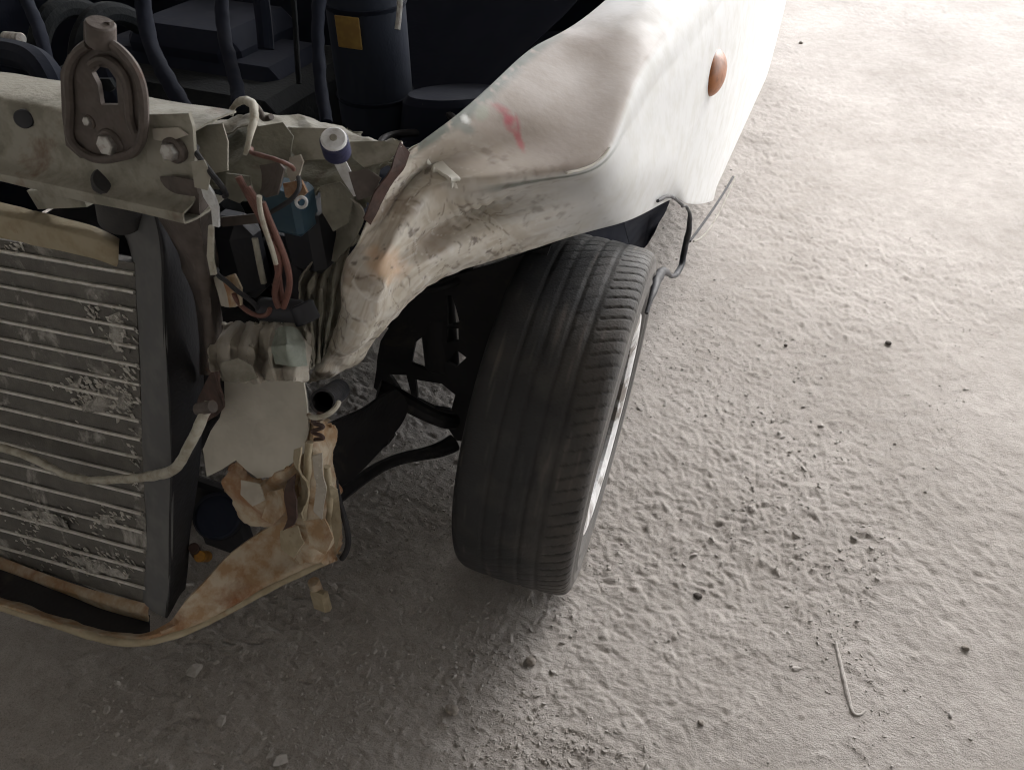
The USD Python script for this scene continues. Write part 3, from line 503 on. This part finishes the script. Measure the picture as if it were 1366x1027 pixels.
G = [[RP(x, y, o) for x, y, o in r] for r in (
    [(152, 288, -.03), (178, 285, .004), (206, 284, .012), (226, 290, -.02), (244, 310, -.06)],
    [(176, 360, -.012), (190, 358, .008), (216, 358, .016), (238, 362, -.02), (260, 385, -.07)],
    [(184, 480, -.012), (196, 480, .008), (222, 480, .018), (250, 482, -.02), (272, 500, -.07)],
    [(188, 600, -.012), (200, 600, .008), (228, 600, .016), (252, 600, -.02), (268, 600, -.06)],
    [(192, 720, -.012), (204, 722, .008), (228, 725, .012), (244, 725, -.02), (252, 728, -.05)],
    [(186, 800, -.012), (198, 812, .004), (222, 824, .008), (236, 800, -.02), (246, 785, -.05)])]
part('side_tank', sheet([g[:3] for g in G], 60, 24, .003, 10, 3, th=.003, sharp=True), 'tank_plastic', RA)
part('tank_shaded_side', sheet([[g[2]+.001*e_u, g[3], g[4]] for g in G], 60, 24, .004, 10, 4, th=.003, sharp=True), 'black_steel', RA)  # right face of the side tank, its shade put in as black
part('bottom_rail', sheet([[RP(x, y, o) for x, y, o in r] for r in ([(-330, 655, .004), (0, 742, .004), (60, 765, .004), (120, 785, .004), (200, 806, .0)], [(-330, 670, .014), (0, 760, .014), (60, 780, .014), (120, 800, .014), (198, 822, .008)], [(-330, 690, .0), (0, 780, .0), (60, 798, .0), (120, 818, .0), (196, 838, -.01)])], 12, 50, .003, 20, 9), 'rusty_panel', RA)
part('cooling_pipe', tube([RP(x, y, o) for x, y, o in ((-60, 580, .03), (0, 597, .03), (40, 610, .032), (90, 634, .034), (150, 640, .036), (208, 634, .04), (234, 624, .05), (250, 600, .055), (268, 562, .052), (278, 540, .03))], [.0050, .0056, .0054, .0048, .0050, .0056, .0062, .0060, .0058], n=120, sides=12, noise=.003), 'pale_wire', car, label='thin pale metal pipe bent across the radiator front')
part('pipe_union', tube([RP(x, y, o) for x, y, o in ((264, 546, .045), (284, 542, .045))], .0072), 'brown_bracket', car)

# ---- side support between crossmember and headlamp panel
part('radiator_support', sheet([[P(x, y, v=v) for x, y, v in r] for r in (
    [(205, 236, -.335), (235, 238, -.345), (262, 240, -.34), (278, 240, -.31)], [(208, 285, -.33), (238, 300, -.345), (268, 290, -.34), (286, 290, -.31)],
    [(245, 350, -.32), (258, 352, -.34), (275, 350, -.335), (290, 350, -.30)], [(262, 420, -.32), (272, 420, -.335), (285, 420, -.33), (296, 420, -.30)], [(268, 500, -.33), (277, 500, -.345), (288, 500, -.335), (300, 500, -.30)])], 40, 24, .008, 14, 5), 'brown_bracket', car)
HP = holder('headlamp_panel', car, 'crumpled olive grey sheet panel around the missing headlamp')
part('upper_sheet', sheet([[P(x, y, v=v) for x, y, v in r] for r in (
    [(250, 172, -.18), (300, 170, -.18), (345, 160, -.18), (400, 166, -.16), (440, 174, -.15), (485, 190, -.16), (532, 196, -.19)],
    [(252, 198, -.24), (300, 196, -.22), (345, 194, -.22), (395, 199, -.20), (445, 208, -.20), (490, 217, -.20), (526, 210, -.21)],
    [(262, 228, -.27), (300, 232, -.26), (345, 236, -.26), (395, 234, -.24), (445, 234, -.23), (486, 246, -.23), (514, 234, -.23)],
    [(272, 252, -.28), (305, 258, -.27), (345, 262, -.27), (392, 252, -.25), (440, 256, -.24), (478, 274, -.24), (498, 264, -.24)])], 50, 80, .022, 20, 8, ragged=.008), 'olive_panel', HP)
part('top_flange', sheet([[P(x, y, v=v) for x, y, v in r] for r in ([(252, 163, -.19), (300, 163, -.19), (345, 150, -.19), (400, 159, -.17), (440, 168, -.16), (485, 184, -.17), (540, 190, -.19)], [(254, 176, -.235), (300, 175, -.225), (345, 164, -.225), (400, 174, -.205), (440, 184, -.20), (485, 198, -.20), (532, 201, -.21)])], 8, 70, .010, 40, 5, ragged=.003), 'dull_panel', HP)
pr_ = np.random.default_rng(4)
for k, (poly, v_, nn, mm, am) in enumerate((
    ([(262, 172), (300, 168), (306, 190), (304, 226), (282, 230), (266, 206)], -.285, (.2, -1, .6), 'dull_panel', .008), ([(340, 172), (378, 166), (392, 184), (386, 218), (362, 230), (340, 210)], -.270, (.3, -1, .7), 'olive_panel', .012),
    ([(392, 172), (440, 172), (452, 190), (440, 212), (404, 214), (390, 196)], -.245, (-.1, -1, .6), 'dull_panel', .010), ([(346, 222), (368, 218), (380, 226), (376, 258), (362, 262), (350, 256)], -.305, (-.3, -1, .3), 'brown_bracket', .012),
    ([(470, 192), (512, 190), (536, 198), (520, 216), (488, 224), (474, 212)], -.225, (.1, -1, .8), 'dull_panel', .008), ([(468, 230), (492, 226), (508, 238), (496, 260), (478, 266)], -.250, (.3, -1, .4), 'brown_bracket', .010),
    ([(428, 250), (454, 244), (472, 262), (464, 296), (446, 306), (432, 282)], -.258, (.4, -1, .3), 'olive_panel', .012), ([(304, 232), (334, 236), (338, 256), (320, 270), (304, 262)], -.312, (.1, -1, .2), 'olive_panel', .008),
    ([(258, 216), (274, 214), (282, 232), (278, 252), (262, 248)], -.350, (.3, -1, .2), 'dull_panel', .006), ([(296, 372), (316, 366), (326, 384), (322, 406), (302, 410)], -.340, (-.2, -1, .4), 'rusty_panel', .010),
    ([(284, 498), (302, 494), (304, 520), (294, 552), (284, 560), (278, 530)], -.372, (-.6, -1, .2), 'red_primer', .010))):
    part('torn_bracket', plate(grow(poly, 1.06), P(poly[0][0], poly[0][1], v=v_), nn, .002, amp=am, scale=34, seed=k, edge=.005), mm, HP)
for k, (x0, y0, x1, y1, v_, r_, mm) in enumerate(((262, 196, 300, 262, -.345, .0028, 'black_steel'), (398, 236, 362, 300, -.320, .0024, 'black_steel'), (336, 198, 392, 226, -.325, .0022, 'rust_wire'), (290, 360, 344, 414, -.352, .0026, 'black_steel'))):
    dx, dy = pr_.normal(size=2)*5
    part('stray_wire', tube([P(x0, y0, v=v_+.02), P((2*x0+x1)/3+dx, (2*y0+y1)/3+dy, v=v_), P((x0+2*x1)/3-dx*.6, (y0+2*y1)/3, v=v_-.004), P(x1, y1, v=v_+.012)], r_, n=40, noise=.002, seed=k), mm, HP)
part('side_flute', sheet([[P(x+(k-4)*0, y, v=v+(.007 if k % 2 else -.007)) for k, (x, y, v) in enumerate(zip(np.linspace(xa, xb, 9), np.linspace(ya, yb, 9), np.linspace(va, vb, 9)))] for xa, xb, ya, yb, va, vb in (
    (424, 478, 338, 312, -.255, -.20), (408, 462, 366, 348, -.275, -.21), (398, 458, 392, 380, -.29, -.22), (402, 452, 428, 424, -.305, -.235), (408, 444, 462, 452, -.31, -.26), (412, 438, 492, 474, -.31, -.27))], 44, 80, .010, 40, 11, ragged=.004), 'dull_panel', HP)
part('mount_plate', plate([(303, 500), (345, 496), (405, 486), (411, 540), (413, 572), (408, 602), (392, 616), (384, 622), (364, 634), (345, 637), (330, 626), (316, 613), (296, 626), (274, 637), (270, 600), (283, 574), (296, 556), (303, 530)], (-.2, -.375, .5), (.12, -1, .42), .003, amp=.012, scale=16, seed=4, edge=.006), 'plate_paint', HP, label='flat pale grey plate below the headlamp opening')
def accordion(rows, xs, depth, v0, seed):
    r_ = np.random.default_rng(seed); out = []
    for y, (xa, xb), vv in rows:
        out.append([P(xa+(xb-xa)*x, y+r_.normal()*1.6, v=vv+v0*(x-.5)**2+(depth if k % 2 else -depth)*(.5+r_.random())) for k, x in enumerate(xs)])
    return out
part('folded_sheet', sheet(accordion([(432, (300, 408), -.305), (446, (286, 412), -.325), (462, (279, 412), -.342), (478, (278, 412), -.352), (494, (284, 412), -.366), (508, (300, 410), -.368)], [0, .10, .2, .3, .42, .5, .62, .72, .85, 1], .0085, .05, 5), 40, 90, .012, 34, 13, ragged=.004), 'pale_panel', HP)
part('rolled_corner', sheet([[P(x, y, v=v) for x, y, v in r] for r in ([(364, 440, -.335), (380, 436, -.350), (402, 442, -.330)], [(364, 462, -.362), (382, 460, -.376), (408, 464, -.350)], [(366, 486, -.368), (384, 488, -.380), (410, 488, -.358)])], 24, 24, .007, 30, 4), 'green_panel', HP)
part('torn_bracket', plate([(296, 484), (318, 478), (338, 488), (346, 504), (322, 512), (298, 508)], P(296, 484, v=-.374), (-.1, -1, .8), .002, amp=.010, scale=36, seed=61, edge=.004), 'dull_panel', HP)
part('folded_flap', sheet([[P(x, y, v=v) for x, y, v in r] for r in ([(318, 617, -.385), (345, 637, -.39), (384, 623, -.385), (408, 600, -.36)], [(300, 645, -.40), (335, 660, -.405), (375, 655, -.39), (412, 640, -.36)], [(325, 690, -.40), (352, 700, -.40), (385, 695, -.385), (415, 680, -.36)])], 30, 40, .016, 22, 17, ragged=.005), 'rusty_panel', HP)
part('cavity_back', cbox((.10, .02, .16), .006, P(295, 690, v=-.31)), 'dark_plastic', HP)
part('fog_lamp_shell', cyl(P(292, 688, v=-.33), P(290, 690, v=-.375), .037, .030), 'bay_paint', HP)
part('lamp_remnant', cyl(P(276, 742, v=-.39), P(266, 742, v=-.41), .008), 'yellow_plastic', HP, label='broken stub of orange lamp'); part('lamp_remnant', cyl(P(262, 738, v=-.40), P(258, 730, v=-.41), .007), 'red_primer', HP)
part('rail_end', sheet([[P(x, y, v=v) for x, y, v in r] for r in (
    [(402, 560, -.34), (416, 556, -.355), (432, 560, -.345), (440, 570, -.31)], [(398, 610, -.35), (415, 606, -.37), (436, 612, -.355), (446, 625, -.32)],
    [(388, 655, -.36), (412, 650, -.385), (440, 655, -.365), (452, 670, -.33)], [(380, 700, -.37), (408, 705, -.395), (440, 710, -.37), (455, 716, -.34)], [(392, 745, -.37), (415, 748, -.39), (440, 746, -.37), (452, 744, -.34)])], 60, 40, .018, 26, 19, ragged=.006), 'rusty_panel', HP, label='split rusty frame rail end')
part('rail_rib', tube([P(412, 590, v=-.372), P(409, 640, v=-.388), P(404, 690, v=-.396)], .0045, noise=.003), 'tan_rail', HP); part('rail_rib', tube([P(436, 622, v=-.368), P(440, 670, v=-.376), P(438, 712, v=-.378)], .004, noise=.003), 'tan_rail', HP)
for k, (poly, v_, nn, mm) in enumerate((
    ([(400, 596), (411, 592), (413, 640), (408, 690), (399, 692), (402, 640)], -.392, (-.5, -1, .1), 'tan_rail'), ([(418, 606), (430, 604), (436, 650), (431, 690), (420, 676), (422, 640)], -.392, (.3, -1, .15), 'pale_panel'),
    ([(386, 640), (398, 630), (400, 664), (392, 700), (380, 706)], -.402, (-.2, -1, .3), 'red_primer'), ([(408, 694), (436, 690), (446, 716), (436, 738), (412, 728)], -.405, (.1, -1, .5), 'rusty_panel'),
    ([(440, 640), (450, 648), (456, 700), (448, 730), (442, 700)], -.372, (.7, -1, .1), 'tan_rail'), ([(378, 706), (400, 700), (410, 722), (396, 742), (376, 732)], -.405, (-.1, -1, .6), 'tan_rail'), ([(352, 660), (378, 652), (384, 680), (366, 698), (350, 690)], -.408, (-.1, -1, .4), 'rusty_panel'),
    ([(322, 640), (345, 646), (352, 668), (336, 676), (320, 660)], -.412, (.1, -1, .6), 'pale_panel'))):
    part('torn_strip', plate(poly, P(poly[0][0], poly[0][1], v=v_), nn, .002, amp=.014, scale=30, seed=k+30, edge=.005), mm, HP)
part('rail_flange', tube([P(447, 640, v=-.335), P(459, 690, v=-.345), P(464, 728, v=-.35), P(456, 745, v=-.355)], .004), 'black_steel', HP)
part('spring_clip', tube([P(424+7*math.sin(q*1.1), 552+q*2.4, v=-.36) for q in range(16)], .0024, n=90), 'red_primer', HP)
part('bulb_socket', annul(P(452, 520, v=-.26), P(430, 536, v=-.335), .0120, .0150), 'black_steel', HP); part('socket_ring', tube([P(412, 553, v=-.365), P(424, 557, v=-.368), P(438, 552, v=-.362), P(452, 536, v=-.345)], .003), 'pale_wire', HP)

# ---- lower crossmember
lo = [[P(x, y, z=z) for x, y, z in r] for r in (
    [(-330, 704, .20), (0, 796, .20), (60, 815, .198), (120, 835, .196), (178, 846, .20), (222, 830, .22), (258, 790, .26), (300, 745, .27), (345, 712, .28), (392, 690, .29)],
    [(-330, 709, .214), (0, 801, .214), (60, 820, .21), (120, 840, .208), (178, 850, .21), (232, 834, .225), (275, 802, .235), (325, 766, .24), (370, 735, .25), (415, 712, .26)],
    [(-330, 714, .218), (0, 806, .218), (60, 825, .214), (120, 845, .212), (178, 855, .210), (236, 841, .215), (290, 814, .22), (345, 784, .225), (395, 760, .23), (444, 738, .24)],
    [(-330, 718, .205), (0, 812, .205), (60, 831, .20), (120, 851, .198), (178, 860, .195), (240, 848, .195), (296, 822, .20), (352, 793, .205), (402, 768, .21), (450, 746, .22)])]
LC = holder('lower_crossmember', car, 'bent lower crossmember curving round the front corner')
G = spread(lo, 30, 160, True); G = crumple(G, .006, 22, 23)
part('channel', solid_grid(G, .003), 'rusty_panel', LC)
part('rolled_lip', tube([P(x, y, z=z+.002) for x, y, z in lo and ((-330, 716, .21), (-150, 765, .21), (0, 809, .21), (60, 828, .208), (120, 847, .206), (178, 857, .204), (238, 845, .204), (294, 819, .208), (350, 789, .212), (400, 764, .218), (448, 742, .23))], .0055, n=160, noise=.002), 'tan_rail', LC)
part('towing_eye', cbox((.030, .016, .044), .005, P(428, 800, v=-.34)), 'tan_rail', LC, label='yellowish tab hanging under the corner'); part('eye_shank', cyl(P(418, 775, v=-.335), P(424, 790, v=-.335), .009), 'rusty_panel', LC)
part('undertray_edge', sheet([[P(x, y, z=z) for x, y, z in r] for r in ([(-330, 706, .195), (0, 800, .195), (120, 838, .19), (200, 850, .19)], [(-330, 640, .165), (0, 735, .165), (110, 780, .165), (200, 820, .165)])], 8, 30, .004, 15, 3), 'black_steel', LC)

# ---- wiring, connectors and loose pieces in the headlamp opening
WR = holder('wiring', car)
for k, (c_, pts) in enumerate((('rust_wire', [(318, 236), (332, 262), (352, 300), (366, 336), (372, 372), (377, 402)]), ('rust_wire', [(350, 270), (362, 300), (380, 345), (386, 372), (383, 395), (378, 410)]), ('rust_wire', [(372, 410), (368, 380), (372, 350), (356, 310), (346, 280), (330, 250)]), ('pale_wire', [(346, 262), (352, 300), (362, 330), (368, 352)]), ('rust_wire', [(360, 412), (340, 420), (322, 408), (312, 392)]))):
    part('wire', tube([P(x, y, v=-.335-.004*k) for x, y in pts], .0034 if k < 3 else .0026, n=60), c_, WR)
part('cable_loop', tube([P(308, 152, v=-.24), P(316, 138, v=-.25), P(332, 136, v=-.27), P(340, 150, v=-.29), P(334, 180, v=-.31), P(328, 206, v=-.32)], [.003, .003, .0045, .0048, .004, .002], n=70, noise=.004), 'pale_wire', WR)
part('cable_twist', tube([P(336, 138, v=-.26), P(346, 148, v=-.26), P(352, 158, v=-.25), P(362, 156, v=-.25)], .0032, n=40), 'brown_bracket', WR)
part('horn', cbox((.060, .05, .105), .018, P(322, 340, v=-.27)), 'dark_plastic', car); part('horn_bracket', plate([(292, 290), (348, 284), (356, 296), (300, 302)], (-.2, -.31, .6), (0, -1, .2), .003, amp=.004), 'brown_bracket', car)
part('horn_stripe', tube([P(340, 318, v=-.305), P(346, 350, v=-.31), P(352, 378, v=-.315)], .0035), 'dull_panel', car)
CN = holder('connector_block', car, 'dirty blue plastic connector block')
part('blue_housing', cbox((.046, .04, .05), .006, P(388, 276, v=-.27)), 'blue_plastic', CN); part('black_housing', cbox((.05, .05, .085), .010, P(415, 310, v=-.245)), 'dark_plastic', CN)
part('socket', tube([P(402+7*math.cos(q*.7), 270+7*math.sin(q*.7), v=-.300) for q in range(10)], .0016, n=50), 'white_plastic', CN); part('lower_shroud', cbox((.07, .06, .09), .012, P(400, 350, v=-.22)), 'dark_plastic', CN)
CP = holder('blue_cap', car, 'dark blue cap with a white top'); a, b = P(450, 204, v=-.285), P(464, 182, v=-.315)
b = a+unit(np.array([.25, -.45, .75]))*.022
part('skirt', cyl(a, b, .0135), 'navy_plastic', CP); part('top_disc', cyl(b-unit(b-a)*.002, b+unit(b-a)*.003, .0122), 'white_plastic', CP); part('centre_mark', cyl(b+unit(b-a)*.002, b+unit(b-a)*.0042, .0035), 'dull_panel', CP)
part('broken_plastic', plate([(262, 240), (276, 238), (278, 244), (286, 256), (293, 276), (294, 302), (286, 300), (284, 278), (274, 262), (270, 248)], (-.2, -.352, .78), (.1, -1, .1), .003), 'white_plastic', car, label='jagged strip of broken white plastic')
part('broken_plastic', plate([(280, 300), (286, 300), (286, 345), (290, 365), (283, 366), (278, 340)], (-.2, -.350, .78), (.1, -1, .1), .003), 'pale_wire', car)
part('pink_tab', plate([(388, 210), (402, 206), (406, 216), (400, 236), (390, 244), (384, 230)], (-.2, -.300, .78), (.15, -1, .35), .003), 'pale_panel', car); part('rust_bracket', plate([(380, 244), (404, 240), (412, 256), (400, 268), (384, 262)], (-.2, -.297, .74), (0, -1, .2), .003, amp=.004), 'rusty_panel', car)
part('bright_scrap', plate([(446, 218), (462, 216), (474, 240), (480, 262), (472, 262), (456, 238)], (-.2, -.285, .74), (.2, -1, .4), .002, amp=.004, seed=5), 'white_plastic', car)
part('rusty_edge', sheet([[P(x, y, v=v) for x, y, v in r] for r in ([(534, 190, -.22), (520, 222, -.24), (500, 256, -.255), (484, 290, -.26)], [(546, 204, -.215), (530, 236, -.23), (512, 262, -.24), (494, 300, -.25)])], 10, 30, .006, 30, 5), 'red_primer', car)
part('inner_flange', sheet([[P(x, y, v=v) for x, y, v in r] for r in ([(470, 262, -.25), (486, 285, -.25), (470, 320, -.25), (450, 350, -.25)], [(440, 262, -.22), (448, 290, -.22), (438, 320, -.22), (425, 345, -.23)])], 16, 30, .014, 24, 6), 'dull_panel', car)
part('pink_gusset', sheet([[P(x, y, v=v) for x, y, v in r] for r in ([(286, 370, -.32), (300, 372, -.33), (322, 398, -.345)], [(294, 408, -.335), (308, 410, -.345), (318, 408, -.352)])], 12, 20, .008, 30, 3), 'pale_panel', car)
part('loom_clamp', cyl(P(345, 412, v=-.34), P(405, 416, v=-.32), .013), 'dark_plastic', WR); part('loom_clamp', cyl(P(400, 405, v=-.32), P(412, 430, v=-.325), .014), 'dark_plastic', WR)

# ---------------------------------------------------------------- things lying on the ground
def rock(r, seed, flat=.7):
    m = trimesh.creation.icosphere(2); v = m.vertices*(1+.9*(meshkit.fbm(m.vertices*1.6+seed*7.3, 3, seed)-.5))[:, None]; v = v*np.array([1, .8, flat])*r; return trimesh.Trimesh(v, m.faces)
for k, (x, y, r, mt, lab) in enumerate((
    (932, 792, .0075, 'stone_dark', 'dark round pebble lying alone to the right of the foot of the tyre'), (1186, 456, .007, 'stone_dark', 'dark flat pebble farthest out on the open ground to the right'),
    (1049, 458, .0045, 'stone_dark', 'tiny dark pebble on open ground right of the tyre sidewall'), (603, 946, .010, 'stone_grey', 'greyish clod in the shade below the tyre, nearest the bottom edge'),
    (708, 880, .009, 'stone_grey', 'pale crumb of earth just below the foot of the tyre'), (936, 962, .005, 'stone_grey', 'small grey pebble near the bottom edge, right of the tyre'),
    (1290, 862, .006, 'stone_grey', 'grey angular pebble near the right edge, right of the thin stick'), (1068, 60, .010, 'stone_grey', 'grey stone on the bright ground behind the car door'))):
    p = P(x, y, z=0); p[2] = ground_z(p[0], p[1])+r*.35; m = rock(r, k+3); m.apply_translation(p)
    tag(part('pebble', m, mt, '/World', smooth=40), lab, 'stone')
pts = []
for x, y in ((1116, 852), (1122, 880), (1128, 905), (1134, 930), (1142, 948), (1156, 944)):
    p = P(x, y, z=0); p[2] = ground_z(p[0], p[1])-.0005; pts.append(p)
tag(part('stick', tube(pts, [.0025, .0035, .004, .004, .0035, .002], noise=.003, n=60), 'dry_stick', '/World'), 'thin crooked pale stick half sunk in the ground near the bottom right', 'stick')
base = trimesh.creation.icosahedron(); n_g = 26000
d = np.exp(R.uniform(math.log(.50), math.log(4.2), n_g)); a = AZ+R.uniform(-.66, .66, n_g)*np.where(d < .9, 1.35, 1); gx_, gy_ = CAM[0]+d*np.sin(a), CAM[1]+d*np.cos(a)
keep = meshkit.fbm(np.stack([gx_*5, gy_*5, gx_*0], -1), 3, 5)+R.uniform(-.18, .18, n_g) > .44; gx_, gy_, d = gx_[keep], gy_[keep], d[keep]; n_g = len(d)
r = .00135*np.exp(R.normal(0, .42, n_g))*np.clip(1.5/d, .45, 1.0); r = np.where(R.random(n_g) < .003, r*2.6, r)
v = base.vertices[None]*(1+.8*(R.random((n_g, 12, 1))-.5))*r[:, None, None]*np.stack([R.uniform(.8, 1.8, n_g), R.uniform(.7, 1.1, n_g), R.uniform(.5, .9, n_g)], -1)[:, None]
q_ = R.uniform(0, 6.28, n_g); c_, s_ = np.cos(q_)[:, None], np.sin(q_)[:, None]
v = np.stack([v[..., 0]*c_-v[..., 1]*s_+gx_[:, None], v[..., 0]*s_+v[..., 1]*c_+gy_[:, None], v[..., 2]+(ground_z(gx_, gy_)+r*.25)[:, None]], -1)
out_v, out_f = [v.reshape(-1, 3)], [(base.faces[None]+12*np.arange(n_g)[:, None, None]).reshape(-1, 3)]
tag(part('loose_grit', trimesh.Trimesh(np.vstack(out_v), np.vstack(out_f), process=False), 'dry_stick', '/World', smooth=False), 'fine loose grit scattered over the trodden earth', 'grit', kind='stuff')
